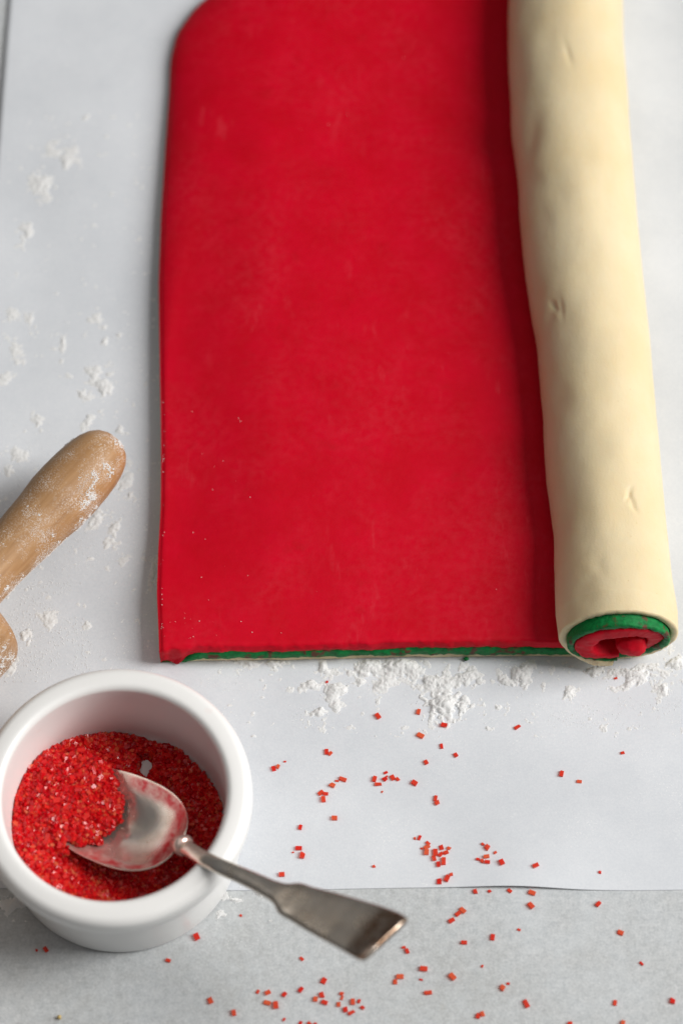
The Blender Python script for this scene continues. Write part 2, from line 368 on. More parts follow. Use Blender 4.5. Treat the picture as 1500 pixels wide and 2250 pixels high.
    q(idx[:, 0, :], True); q(idx[:, -1, :], False); q(idx[:, :, 0], False); q(idx[:, :, -1], True); q(idx[0], True); q(idx[-1], False)
    F = np.vstack(fc); u, inv = np.unique(F, return_inverse=True)
    return add(name, mesh(name, Q.reshape(-1, 3)[u], inv.reshape(F.shape)), mat, DOUGH)
o_ = RY.argsort(); RY, RXc, RRr = RY[o_], RXc[o_], RRr[o_]
o_ = LY.argsort(); LY, LX = LY[o_], LX[o_]
DENTS = [(1388, 1100, 40, 1.3, 0.9, 3.2, 0.35), (1384, 1075, 41, 0.8, 0.7, 2.0, -0.5), (1205, 705, 30, 1.6, 2.2, 7.0, -0.35), (1160, 340, 28, 2.2, 3.0, 9.0, -0.2),
         (1165, 420, 28, 1.6, 3.5, 6.0, 0.4), (1225, 880, 34, 1.5, 4.5, 9.0, 0.2), (1235, 1160, 30, 1.6, 4.0, 8.0, -0.2), (1393, 1115, 40, 1.2, 0.5, 2.2, 0.9), (1380, 1090, 41, 1.2, 0.5, 2.0, -0.6), (1212, 690, 31, 1.4, 0.6, 3.0, 0.5), (1245, 130, 42, 1.2, 1.2, 6.0, 0.2), (1190, 480, 36, 0.9, 3.0, 7.0, 0.3),
         (1320, 1240, 44, 0.8, 2.0, 4.0, 0.3), (1232, 670, 41, 0.9, 1.0, 3.5, 0.1)]
DOUGH = empty('layered_cookie_dough', (0, 0, 0), 'sheet of red, green and cream cookie dough layers with one side rolled into a log', 'cookie dough')
tag(layer('cream_layer', M['cream'], 0, 110, 250, 300, 4), 'smooth cream dough on the outside of the roll')
tag(layer('green_layer', M['green'], 1, 230, 170, 70, 4), 'thin green dough between red and cream')
tag(layer('red_layer', M['red'], 2, 230, 170, 130, 5), 'bright red dough on top of the sheet and inside the roll')

# the first tight fold of the sheet, a lumpy red strand in the middle of the roll
sk = np.concatenate([np.linspace(0, 6, 22), np.linspace(7, 358, 60)]); aa = np.linspace(0, 2*math.pi, 40, endpoint=False)
SK, AA = np.meshgrid(sk, aa, indexing='ij'); yy = -67.6+SK
rc_ = 5.4*np.sqrt(np.clip(1-(1-np.clip(SK/4.2, 0, 1))**2.4, 0.0004, 1))
xc_ = np.interp(yy, RY, RXc)+4.6; zc_ = 0.93*np.interp(yy, RY, RRr)-1.8+PT
CQ = np.stack([xc_+rc_*np.cos(AA)*1.08, yy, zc_+rc_*np.sin(AA)*0.98], -1)
dn = 0.55*vnoise(CQ, 3.6, 51)+0.32*vnoise(CQ, 1.5, 52)
CQ[..., 0] += dn*np.cos(AA); CQ[..., 2] += dn*np.sin(AA); CQ[..., 1] += 0.5*vnoise(CQ, 2.4, 53)*np.exp(-SK/2)
core = add('rolled_core', mesh('rolled_core', CQ.reshape(-1, 3), gridfaces(len(sk), 40, True)), M['red'], DOUGH)
tag(core, 'lumpy bright red strand in the middle of the roll')

# ------------------------------------------------------------------ ramekin
RC = un(250, 1741, 48); RC[2] = PT+0.15
def arc(cx, cz, r, a0, a1, n=8, ry=None):
    a = np.radians(np.linspace(a0, a1, n)); return [(cx+r*math.cos(x), cz+(ry or r)*math.sin(x)) for x in a]
prof = [(0.01, 1.2), (37, 1.2), (38, 0.0), (39.4, 0.0)] + arc(39.8, 1.6, 1.6, -90, 0, 5) + [(41.7, 14), (42.1, 29), (42.2, 32.0)] + arc(43.6, 33.6, 1.6, 190, 100, 4)[:0] + \
    [(42.4, 33.2), (43.6, 34.0), (45.6, 34.9)] + arc(43.2, 40.0, 3.7, -40, 0, 4) + arc(43.2, 44.0, 3.7, 5, 88, 9, 3.6) + [(42.2, 47.75), (41.2, 47.8)] + arc(40.6, 45.2, 2.6, 88, 178, 9) + \
    [(37.9, 41), (37.4, 24), (37.0, 14)] + arc(30.8, 12.0, 6.0, 0, -90, 8) + [(20, 5.6), (0.01, 5.4)]
prof = [(r, z*48.0/47.8) for r, z in prof]
Vr, Fr = lathe(prof, 160)
tag(add('ramekin', mesh('ramekin', Vr, Fr), M['ceramic'], None, RC), 'white glazed ramekin holding red sugar and a silver spoon', 'ramekin')

# ------------------------------------------------------------------ spoon
HE = un(394, 1853, 33.0); TI = un(106, 1735, 19.0)      # heel and tip of the bowl
ax = TI-HE; LB = np.linalg.norm(ax); ax = ax/LB
sd = np.cross(ax, [0, 0, 1]); sd /= np.linalg.norm(sd); nm = np.cross(sd, ax)
sd = sd*math.cos(-0.06)+nm*math.sin(-0.06); nm = np.cross(sd, ax)
WB, DB, TB = 17.6, 8.0, 1.1
def bw(t):
    q = np.clip(t, 0, 1)**0.86
    return WB*np.maximum(1-np.abs(2*q-1)**2.35, 0)**0.5
def bd(t, v): return DB*np.maximum(1-np.abs(v)**2.2, 0)*np.maximum(1-np.abs(2*np.clip(t, 0, 1)**0.9-1)**2.6, 0)
def bpoint(t, v, off=0.0):
    return HE+ax*(t*LB)[..., None]+sd*(v*bw(t))[..., None]+nm*(off-bd(t, v))[..., None]
tt = (1-np.cos(np.linspace(0, math.pi, 60)))/2; vv = np.sin(np.linspace(-math.pi/2, math.pi/2, 40))
T_, V_ = np.meshgrid(tt, vv, indexing='ij')
A = bpoint(T_, V_); B = bpoint(T_, V_*1.0, -TB); B = B+sd*(np.sign(V_)*0.0)[..., None]
Vb = np.vstack([A.reshape(-1, 3), B.reshape(-1, 3)]); Fb = gridfaces(60, 40); nb = 60*40
ring = [i*40 for i in range(60)]+[59*40+j for j in range(1, 40)]+[i*40+39 for i in range(58, -1, -1)]+[j for j in range(38, 0, -1)]
ring = np.array(ring); r2 = np.roll(ring, -1)
SP = empty('spoon', HE, 'old tarnished silver teaspoon resting in the ramekin with its handle over the rim', 'spoon')
def stain_or_reflection(me, vals):
    a = me.color_attributes.new('stain_or_reflection', 'FLOAT_COLOR', 'POINT'); a.data.foreach_set('color', np.asarray(vals, np.float32).ravel())
mb = mesh('bowl', Vb-HE, np.vstack([Fb, Fb[:, ::-1]+nb, np.stack([ring, ring+nb, r2+nb, r2], -1)]))
red = np.clip(sstep(0.66, 0.84, np.abs(V_))*sstep(0.66, 0.42, T_)*(V_*0+1)+sstep(0.20, 0.09, T_)*1.0, 0, 1)*sstep(0.0, 0.02, T_)*1.3  # red sugar reflected along rim and heel, painted as colour
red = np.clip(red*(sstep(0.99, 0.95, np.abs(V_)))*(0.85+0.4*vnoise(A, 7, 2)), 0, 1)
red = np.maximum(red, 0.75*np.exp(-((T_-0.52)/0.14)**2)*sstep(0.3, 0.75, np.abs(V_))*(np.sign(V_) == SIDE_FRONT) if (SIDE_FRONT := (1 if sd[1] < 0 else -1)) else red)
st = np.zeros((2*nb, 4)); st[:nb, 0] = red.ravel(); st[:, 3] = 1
stain_or_reflection(mb, st); add('bowl', mb, M['silver'], SP)
# handle: section ellipse swept along a rising, flattening curve; (pixel u, v, height, half width, half thickness)
HS = [(386, 1846, 33.5, 2.6, 1.4), (396, 1853, 35.8, 2.9, 1.9), (412, 1864, 39.5, 2.7, 2.1), (432, 1877, 44.2, 2.75, 1.9), (452, 1889, 48.2, 2.8, 1.7), (480, 1902, 51.6, 2.85, 1.55), (520, 1919, 54.4, 2.9, 1.45), (560, 1937, 56.8, 3.05, 1.4),
      (590, 1952, 58.6, 3.3, 1.35), (610, 1961, 59.8, 3.7, 1.3), (622, 1967, 60.5, 4.6, 1.25), (632, 1972, 61.0, 6.3, 1.2), (644, 1978, 61.7, 6.7, 1.2), (660, 1985, 62.5, 6.8, 1.2), (700, 2002, 64.8, 7.9, 1.15), (750, 2022, 67.6, 8.9, 1.1), (800, 2043, 70.6, 9.9, 1.1), (828, 2055, 72.8, 10.3, 1.1), (842, 2061, 74.4, 10.3, 1.1), (849, 2064, 75.6, 9.9, 0.95)]
HSn = np.array(HS); ctl = np.array([un(a, b, z) for a, b, z, _, _ in HS])
cum = np.concatenate([[0], np.cumsum(np.linalg.norm(np.diff(ctl, axis=0), axis=1))])
sm = np.linspace(0, cum[-1], 120)
def smooth(y):
    v = np.interp(sm, cum, y); kk = np.array([1, 3, 5, 3, 1])/13; p = np.pad(v, 2, mode='edge'); return np.convolve(p, kk, 'valid')
cl = np.stack([smooth(ctl[:, i]) for i in range(3)], -1); hw = smooth(HSn[:, 3]); hh = smooth(HSn[:, 4])
tg = np.gradient(cl, axis=0); tg /= np.linalg.norm(tg, axis=1)[:, None]
hs = np.cross(tg, [0, 0, 1]); hs /= np.linalg.norm(hs, axis=1)[:, None]
tilt = np.radians(np.interp(sm/cum[-1], [0, 0.45, 1], [0, 4, 8])); hn = np.cross(hs, tg)
hs2 = hs*np.cos(tilt)[:, None]+hn*np.sin(tilt)[:, None]; hn = np.cross(hs2, tg); hs = hs2
ph = np.linspace(0, 2*math.pi, 28, endpoint=False)
ex = np.interp(sm/cum[-1], [0, 0.35, 0.55, 1], [1.0, 0.9, 0.55, 0.45])
cx = np.sign(np.cos(ph))[None, :]*np.abs(np.cos(ph))[None, :]**ex[:, None]; sx = np.sign(np.sin(ph))[None, :]*np.abs(np.sin(ph))[None, :]**ex[:, None]
# a faint ridge down the middle of the stem, raised thread at the edges of the broad end
HV = cl[:, None, :]+hs[:, None, :]*(hw[:, None]*cx)[..., None]+hn[:, None, :]*(hh[:, None]*sx)[..., None]
Vh = HV.reshape(-1, 3); Fh = gridfaces(120, 28, True)
Vh = np.vstack([Vh, cl[0][None], cl[-1][None]]); k0, k1 = len(Vh)-2, len(Vh)-1
caps = [(k0, j, (j+1) % 28) for j in range(28)]+[(k1, 119*28+(j+1) % 28, 119*28+j) for j in range(28)]
mh = mesh('handle', Vh-HE, [tuple(f) for f in Fh]+caps)
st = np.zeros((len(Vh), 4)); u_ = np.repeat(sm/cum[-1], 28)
st[:3360, 1] = np.clip(sstep(0.86, 0.97, u_)+0.36*sstep(0.25, 0.62, u_), 0, 1); st[-1, 1] = 1; st[:3360, 0] = 0.7*sstep(0.07, 0.0, u_); st[:, 3] = 1  # tarnished brown end; along the handle a dim room reflection painted brown
stain_or_reflection(mh, st); handle = add('handle', mh, M['silver'], SP)
# collar between bowl and handle
kc = un(403, 1858, 38.0); Vk, Fk = lathe([(0.01, -1.8)]+arc(0, 0, 1.0, -75, 75, 9)[:0]+[(1.8, -1.75), (3.2, -1.2), (3.9, 0), (3.2, 1.2), (1.8, 1.75), (0.01, 1.8)], 28)
kt = tg[int(120*cum[2]/cum[-1])]; qm = np.array(Vector(kt).to_track_quat('Z', 'Y').to_matrix())
Vk = Vk@qm.T + kc; mk = mesh('collar', Vk-HE, Fk); st = np.zeros((len(Vk), 4)); st[:, 0] = 0.35; st[:, 3] = 1; stain_or_reflection(mk, st); add('collar', mk, M['silver'], SP)

# ------------------------------------------------------------------ red sugar heap in the ramekin
RCx, RCy, RCz = RC
FLOOR = RCz+5.8
def inner_r(z): return np.interp(z-RCz, [5.8, 7.0, 9.0, 12.0, 24, 40], [31.0, 33.6, 35.6, 36.6, 37.2, 37.6])
GAP = un(322, 1690, 6)
def heap_h(x, y):
    dx, dy = x-RCx, y-RCy; P = np.stack([x, y, 0*x], -1)
    left = sstep(6, -33, dx+0.25*dy)
    h = 10.3+13.2*left+3.0*sstep(8, 28, dy)*sstep(8, -8, dx)+1.2*vnoise(P, 11, 3)+0.5*vnoise(P, 4, 4)+2.2*sstep(-5, -30, dy)
    g = np.hypot((x-GAP[0])/2.3, (y-GAP[1])/3.4)+0.35*vnoise(P, 4, 8)
    h = h - 7.5*sstep(1.9, 0.7, g)
    return h+RCz-0.4
def spoon_tv(x, y):
    a2 = ax[:2]/np.linalg.norm(ax[:2]); s2 = sd[:2]/np.linalg.norm(sd[:2])
    d = np.stack([x-HE[0], y-HE[1]], -1); t = d@a2/(LB*np.linalg.norm(ax[:2])); v = d@s2/np.maximum(bw(t), 0.3); return t, v
def spoon_z(x, y):
    t, v = spoon_tv(x, y); tc = np.clip(t, 0, 1); z = bpoint(tc, np.clip(v, -1, 1))[..., 2]
    return z, (t > -0.02) & (t < 1.03) & (np.abs(v) < 1.06)
MC = un(146, 1752, 27.0)
def mound_h(x, y):
    P = np.stack([x, y, 0*x], -1)
    d = np.hypot(x-MC[0], (y-MC[1])*1.0)/19.0+0.10*vnoise(P, 6, 5)+0.10*vnoise(P, 2.2, 6)
    return np.where(d < 1, 22.4+4.6*np.sqrt(np.maximum(1-d*d, 0)), -5)+RCz-1.5
def inside(x, y, z, m=0.45): return np.hypot(x-RCx, y-RCy) < inner_r(z)-m
# packed filler under the loose grains
n = 90; g = np.linspace(-38, 38, n); GX, GY = np.meshgrid(RCx+g, RCy+g, indexing='ij')
H = heap_h(GX, GY)-1.5; sz, on = spoon_z(GX, GY); H = np.where(on, np.minimum(H, sz-TB-2.0), H); rr = np.hypot(GX-RCx, GY-RCy)
H = np.maximum(H, FLOOR-1.5); ok = rr < inner_r(H)+0.25
Vf = np.stack([GX, GY, H], -1).reshape(-1, 3); Ff = gridfaces(n, n); Ff = Ff[ok.ravel()[Ff].all(1)]
n2 = 44; g = np.linspace(-19.5, 19.5, n2); MX, MY = np.meshgrid(MC[0]+g, MC[1]+g, indexing='ij'); H2 = mound_h(MX, MY)-1.6
sz2, on2 = spoon_z(MX, MY); ok2 = (np.hypot(MX-RCx, MY-RCy) < 36.2) & (H2 > np.where(on2, sz2, heap_h(MX, MY)-3)-1.0)
Vf2 = np.stack([MX, MY, H2], -1).reshape(-1, 3); Ff2 = gridfaces(n2, n2); Ff2 = Ff2[ok2.ravel()[Ff2].all(1)]
nf = len(Ff)+len(Ff2)
def rotmats(k, flat=False):
    q = NR.normal(size=(k, 4)); q /= np.linalg.norm(q, axis=1)[:, None]; w_, x, y, z = q.T
    return np.stack([1-2*(y*y+z*z), 2*(x*y-z*w_), 2*(x*z+y*w_), 2*(x*y+z*w_), 1-2*(x*x+z*z), 2*(y*z-x*w_), 2*(x*z-y*w_), 2*(y*z+x*w_), 1-2*(x*x+y*y)], -1).reshape(k, 3, 3)
BOX = np.array([(-1, -1, -1), (1, -1, -1), (1, 1, -1), (-1, 1, -1), (-1, -1, 1), (1, -1, 1), (1, 1, 1), (-1, 1, 1)], float)/2
BF = np.array([(3, 2, 1, 0), (4, 5, 6, 7), (0, 1, 5, 4), (1, 2, 6, 5), (2, 3, 7, 6), (3, 0, 4, 7)])
def crystals(C, k):
    dim = np.stack([NR.uniform(1.5, 2.6, k), NR.uniform(1.0, 1.6, k), NR.uniform(0.8, 1.3, k)], -1)
    b = BOX[None]*(1+NR.uniform(-0.12, 0.12, (k, 8, 1)))*dim[:, None]
    return np.einsum('kij,kvj->kvi', rotmats(k), b)+C[:, None]
pts = []
k = 19000; a = NR.uniform(0, 2*math.pi, k); r = 37*np.sqrt(NR.random(k)); x, y = RCx+r*np.cos(a), RCy+r*np.sin(a)
z = heap_h(x, y)-NR.random(k)*1.9+0.2; z = np.maximum(z, FLOOR+0.5)
sz, on = spoon_z(x, y); keep = inside(x, y, z) & ~(on & (z > sz-TB-1.2)); keep &= heap_h(x, y) > FLOOR+0.3
pts.append(np.stack([x, y, z], -1)[keep])
k = 5600; a = NR.uniform(0, 2*math.pi, k); r = 19*np.sqrt(NR.random(k)); x, y = MC[0]+r*np.cos(a), MC[1]+r*np.sin(a)
z = mound_h(x, y)-NR.random(k)*2.0+0.2; sz, on = spoon_z(x, y); lim = np.where(on, sz+0.5, heap_h(x, y)-1.0)
keep = inside(x, y, z) & (z > lim); pts.append(np.stack([x, y, z], -1)[keep])
PTS = np.vstack(pts); kc_ = len(PTS); CV = crystals(PTS, kc_).reshape(-1, 3)
CF = (BF[None]+8*np.arange(kc_)[:, None, None]).reshape(-1, 4)
allV = np.vstack([Vf, Vf2, CV]); allF = np.vstack([Ff, Ff2+len(Vf), CF+len(Vf)+len(Vf2)])
mz = mesh('red_sugar', allV-RC, allF, False); mz.materials.append(M['heap']); mz.materials.append(M['base'])
mi = np.zeros(len(allF), np.int32); mi[:nf] = 1; mz.polygons.foreach_set('material_index', mi)
rn = np.concatenate([np.zeros(len(Vf)+len(Vf2)), np.repeat(NR.random(kc_), 8)]); at = mz.color_attributes.new('rnd', 'FLOAT_COLOR', 'POINT')
at.data.foreach_set('color', np.stack([rn, rn, rn, np.ones_like(rn)], -1).astype(np.float32).ravel())
o = add('red_sugar', mz, None, None, RC); tag(o, 'heap of coarse red sugar filling the bottom of the ramekin and the spoon tip', 'sugar', None, 'stuff')

# ------------------------------------------------------------------ single sugar crystals
CM = []
for i in range(8):
    b = BOX*np.array([R.uniform(1.9, 2.6), R.uniform(1.2, 1.65), R.uniform(0.7, 0.95)])*(1+0.10*(NR.random((8, 1))-0.5))
    if i % 3 == 2: b[5] = b[5]*np.array([0.55, 1, 0.75]); b[1] = b[1]*np.array([0.6, 1, 1])
    if i % 4 == 3: b[6] = b[6]*np.array([0.8, 0.6, 0.7])
    CM.append((mesh('sugar_crystal', b, BF, False), b[:, 2].min())); CM[-1][0].materials.append(M['sugar'])
HMESH = []
for i in range(6):
    b = BOX*np.array([R.uniform(1.9, 2.7), R.uniform(1.2, 1.6), R.uniform(0.9, 1.3)])*(1+0.12*(NR.random((8, 1))-0.5))
    me = mesh('sugar_crystal', b, BF, False); at = me.color_attributes.new('rnd', 'FLOAT_COLOR', 'POINT')
    q = R.random(); at.data.foreach_set('color', [q, q, q, 1]*8); me.materials.append(M['heap']); HMESH.append(me)
def region(lst, x0, y0, k): return [(x0+t[0]/k, y0+t[1]/k, t[2] if len(t) > 2 else 1.0) for t in lst]
S_ = 0.55
spots = region([(810, 70), (1077, 42, .9), (1245, 130), (1090, 198, 1.1), (1230, 268, .8), (1323, 326, .8), (1127, 374, .85), (472, 306, .9), (492, 314, .7), (198, 369, .4), (124, 416), (145, 406, .8), (578, 487, 1.1), (541, 496, .55), (509, 524, 1.05), (434, 575, .9), (466, 582, .8), (451, 619), (524, 743), (299, 803, .8),
                (289, 941), (251, 967, .35), (313, 987, 1.2), (177, 1115), (784, 1061, S_), (862, 442, .6), (788, 485, .95), (812, 518), (855, 484, .85), (868, 466, .45), (908, 475, 1.05), (940, 487, .75), (837, 568, .4), (1050, 511, 1.05), (1190, 613, .9), (1053, 876, .5), (1084, 872, .75), (1140, 908, .7), (1098, 943, .4),
                (1132, 934), (1130, 967, 1.05), (1188, 969, 1.1), (1227, 936), (1278, 942, .7), (1224, 982, .8), (1258, 970, .95), (1180, 1008, .9), (1243, 1028, 1.15), (1208, 1048, .85), (1213, 1160, 1.15), (1265, 1141, 1.05), (1290, 1116, .7)], 560, 1550, 3.0)
spots += region([(247, 12, .95), (485, 243, .6), (506, 260), (547, 286, .6), (460, 320, .6), (480, 330, .7), (503, 307, .9), (507, 335, .85), (580, 337, 1.05), (752, 354, .95), (1078, 385, S_), (447, 482, .9), (519, 478, .6), (622, 476, .85), (735, 487, 1.05), (729, 552, 1.05), (1070, 544, .9), (383, 576), (360, 594, .9), (327, 628, .95), (390, 740, .9),
                 (535, 713, .95), (669, 674, .5), (1182, 690, 1.15), (85, 764, .6), (102, 783, .8), (186, 873, 1.15), (173, 927, .5), (66, 913, 1.1), (41, 938, 1.0), (331, 913, 1.15), (482, 860, .5), (208, 995, 1.1), (584, 970, 1.0), (613, 948, .6), (704, 1050, 1.2), (462, 1112, .9), (484, 1102, .8), (1290, 845, .65), (1155, 1045, .8), (1447, 1035, 1.0), (925, 1150, .9), (1195, 1150, .9)], 850, 1750, 2.308)
spots += region([(330, 770, 1.2), (175, 899, .75), (573, 652, .45), (907, 890, .65), (1028, 1012, 1.15), (405, 1120, 1.2), (535, 1188, .95), (667, 1071, .6), (721, 1076, .95), (812, 1086, .85), (903, 1060, .85), (718, 1132, 1.0), (765, 1145, 1.15), (983, 1112, .9), (1017, 1091, 1.05), (1033, 1130, .95), (1127, 1082, .7), (1128, 1104, .65), (1109, 1140, .95),
                 (1188, 1127, .95), (1222, 1123, .6), (1147, 1170, .9), (1240, 1157, .75), (1180, 1185, .95), (810, 1223, .5), (900, 1243, .8), (950, 1247, .7), (980, 1248, .6)], 300, 1750, 2.5)
spots += [(1136, 1597, .95), (1233, 1700, .95), (1272, 1717, .75), (1367, 1654, .65), (81, 2087, .5), (101, 2086, .9), (1352, 1490, .5), (718, 1498, .5), (556, 1948, .7)]
front = lambda x: -150.2+0.5*math.sin(x/21.0)+0.6*math.exp(-((x-62)/18)**2)
placed = []; ALLP = [(*un(a, b, 0.6)[:2], a, b) for a, b, _ in spots]
for (u, v, s) in spots:
    i = R.randrange(len(CM)); me, zmin = CM[i]
    p = un(u, v, 0.6)
    onp = p[1] > front(p[0])+0.2
    z = (float(paper_z(np.array([p[0]]), np.array([p[1]]))[0])+0.15) if onp else 0.01
    s *= 0.97
    for (qx, qy, qz, qs) in placed:                      # a crystal that would cut into its neighbour moves aside
        d = math.hypot(p[0]-qx, p[1]-qy); need = 0.95*(s+qs)
        if d < need:
            p[0] += (p[0]-qx)/max(d, .01)*(need-d); p[1] += (p[1]-qy)/max(d, .01)*(need-d)
    placed.append((p[0], p[1], z, s))
    o = bpy.data.objects.new('sugar_crystal', me); COL.objects.link(o)
    o.scale = (s,)*3; o.rotation_euler = (0, 0, R.uniform(0, 6.28)); o.location = (p[0]*MM, p[1]*MM, (z-zmin*s*1.06)*MM)
    size = 'tiny' if s < 0.68 else 'large' if s > 1.05 else 'middling'
    near = min(math.hypot(p[0]-a[0], p[1]-a[1]) for a in ALLP if math.hypot(p[0]-a[0], p[1]-a[1]) > 0.01 and abs(a[2]-u)+abs(a[3]-v) > 0.01)
    how = 'among others in a cluster' if near < 4.2 else 'by itself'
    where = 'the white parchment' if onp else 'the grey stone table'
    tag(o, f'{size} red sugar crystal lying {how} on {where}', 'sugar crystal', f'{size} sugar crystals lying {how} on {where}')
# the largest ones lying loose on top of the heap
def topz(x, y):
    x, y = np.array([x]), np.array([y]); m = float(mound_h(x, y)[0]); sz, on = spoon_z(x, y); h = float(heap_h(x, y)[0])
    if on[0]: return m if m > sz[0]+1.5 else None
    return max(m, h)
cnt = 0
while cnt < 165:
    p = un(R.uniform(30, 400), R.uniform(1635, 1960), 20)
    z = topz(p[0], p[1])
    if z is None or math.hypot(p[0]-RCx, p[1]-RCy) > float(inner_r(z))-1.5 or z < FLOOR+2.5: continue
    o = bpy.data.objects.new('sugar_crystal', HMESH[cnt % 6]); COL.objects.link(o)
    o.location = (p[0]*MM, p[1]*MM, (z+0.55)*MM); o.rotation_euler = (R.gauss(0, .45), R.gauss(0, .45), R.uniform(0, 6.28))
    if float(mound_h(np.array([p[0]]), np.array([p[1]]))[0]) > float(heap_h(np.array([p[0]]), np.array([p[1]]))[0])+0.5:
        tag(o, 'red sugar crystal on the mound that covers the tip of the spoon', 'sugar crystal', 'sugar crystals on the mound over the spoon tip')
    else: tag(o, 'red sugar crystal on the sugar around the spoon inside the ramekin', 'sugar crystal', 'sugar crystals around the spoon in the ramekin')
    cnt += 1

# ------------------------------------------------------------------ rolling pin
A0 = un(253, 966, 28.6); A1 = un(0, 1238, 28.6); da = A1-A0; da /= np.linalg.norm(da); lenpx = np.linalg.norm(un(265-330, 963+338, 28.6)-A0)
PIN = empty('rolling_pin', A0+np.array([0, 0, -28.6+PT]), 'floured wooden rolling pin beside the dough, one rounded handle pointing at it', 'rolling pin')
LH = lenpx+3.0
hp = [(0.01, 0), (2.6, .25), (5.0, 1.1), (7.0, 2.6), (8.7, 5.0), (10.0, 8.5), (10.9, 13), (11.5, 19), (11.75, 26), (11.7, 33), (11.3, 41), (10.8, 50), (10.2, 58), (9.8, 65), (9.6, LH+6), (0.01, LH+6)]
hp = [(a*(1.08 if b < 40 else 1.03), b) for a, b in hp]
qv = Vector(da).to_track_quat('Z', 'Y')
def pinpart(name, prof, base, flip=False):
    V, F = lathe(prof, 64); me = mesh(name, V, F[:, ::-1])
    o = add(name, me, M['wood'], PIN); o.rotation_mode = 'QUATERNION'; o.rotation_quaternion = (Vector(-da) if flip else Vector(da)).to_track_quat('Z', 'Y')
    o.location = Vector(base-(A0+np.array([0, 0, -28.6+PT])))*MM; return o
pz = hp
def subdiv(prof, mxs=2.5):
    out = [prof[0]]
    for a, b in zip(prof[:-1], prof[1:]):
        k = max(1, int(abs(b[1]-a[1])/mxs))
        out += [(a[0]+(b[0]-a[0])*i/k, a[1]+(b[1]-a[1])*i/k) for i in range(1, k+1)]
    return out
hnd = pinpart('handle', subdiv(hp), A0)
rb = 28.2
bp = [(0.01, 0), (rb-9, 0)]+arc(rb-7, 7, 7, -90, 0, 8)+[(rb, 40), (rb, 120), (rb, 200)]+arc(rb-7, 213, 7, 0, 90, 8)+[(0.01, 220)]
pinpart('barrel', bp, A0+da*LH)
pinpart('handle', subdiv(hp), A0+da*(2*LH+220), True)

# ------------------------------------------------------------------ flour
OCT = np.array([(1, 0, 0), (-1, 0, 0), (0, 1, 0), (0, -1, 0), (0, 0, 1), (0, 0, -1)], float)
OF = np.array([(0, 2, 4), (2, 1, 4), (1, 3, 4), (3, 0, 4), (2, 0, 5), (1, 2, 5), (3, 1, 5), (0, 3, 5)])
def lumps(C, size, squash=0.5):
    k = len(C); b = OCT[None]*(0.6+0.7*NR.random((k, 6, 1)))*size[:, None, None]
    V = np.einsum('kij,kvj->kvi', rotmats(k), b); V[..., 2] *= squash; V = V+C[:, None]
    return V.reshape(-1, 3), (OF[None]+6*np.arange(k)[:, None, None]).reshape(-1, 3)
def flour(name, C, S, label):
    V, F = lumps(np.asarray(C), np.asarray(S)); return tag(add(name, mesh(name, V, F, False), M['flour']), label, 'flour', None, 'stuff')
def paper_top(x, y): return np.where(y > -150, paper_z(x, y)+0.14, 0.0)
def heaps(cl, cell, seed, flat=1.0, thr=0.52):
    """crumbly heaps as one height field; cl = (pixel u, v, radius u, radius v, amount, height)"""
    c = np.array([un(q[0], q[1], 0) for q in cl]); su = np.array([abs(un(q[0]+q[2], q[1], 0)[0]-un(q[0], q[1], 0)[0]) for q in cl]); sv = np.array([abs(un(q[0], q[1]-q[3], 0)[1]-un(q[0], q[1], 0)[1]) for q in cl])
    x0, x1 = (c[:, 0]-2.2*su).min(), (c[:, 0]+2.2*su).max(); y0, y1 = (c[:, 1]-2.2*sv).min(), (c[:, 1]+2.2*sv).max()
    gx = np.arange(x0, x1, cell); gy = np.arange(y0, y1, cell); X, Y = np.meshgrid(gx, gy, indexing='ij'); P = np.stack([X, Y, 0*X], -1)
    wx = X+1.6*vnoise(P, 5, seed+1)+0.7*vnoise(P, 1.6, seed+2); wy = Y+1.6*vnoise(P, 5, seed+3)+0.7*vnoise(P, 1.6, seed+4)
    cl = [(*q[:5], q[5]*flat) for q in cl]
    D = np.zeros_like(X); Hh = np.full_like(X, 0.3)
    for (q, p, a, b_) in zip(cl, c, su, sv):
        e = np.exp(-(((wx-p[0])/a)**2+((wy-p[1])/b_)**2)*1.1); D = np.maximum(D, e); Hh = np.maximum(Hh, e*q[5])
    nz = 0.55*fnoise(P, 3.2, seed+5)+0.30*vnoise(P, 1.1, seed+6)+0.16*vnoise(P, 0.6, seed+7)
    g = D*1.15-thr+nz*(1.15-0.45*D)
    h = np.clip(g, 0, 1); hz = 0.8*Hh*(0.30*np.minimum(h*5, 1)**0.6+0.75*h)+0.19*vnoise(P, 0.6, seed+8)*(h > 0)
    Z = paper_top(X, Y)+np.where(h > 0, np.maximum(hz, 0.06), -0.02)
    F = gridfaces(len(gx), len(gy)); F = F[(h > 0).ravel()[F].any(1)]
    u_, inv = np.unique(F, return_inverse=True); V = np.stack([X, Y, Z], -1).reshape(-1, 3)[u_]; F = inv.reshape(F.shape)
    # loose grains around the heaps, as many as the density there asks for
    k = 60000; i = NR.integers(0, len(gx), k); j = NR.integers(0, len(gy), k); pr = np.clip(D[i, j]*0.30, 0, 1)*(h[i, j] <= 0)+0.55*(h[i, j] > 0)
    kp = NR.random(k) < pr*0.35; C = np.stack([gx[i]+NR.uniform(-.2, .2, k), gy[j]+NR.uniform(-.2, .2, k), Z[i, j]*(h[i, j] > 0)], -1)[kp]
    S = 0.06+0.26*NR.random(len(C))**2.5; C[:, 2] = np.maximum(C[:, 2], paper_top(C[:, 0], C[:, 1]))+S*0.3
    return V, F, C, S
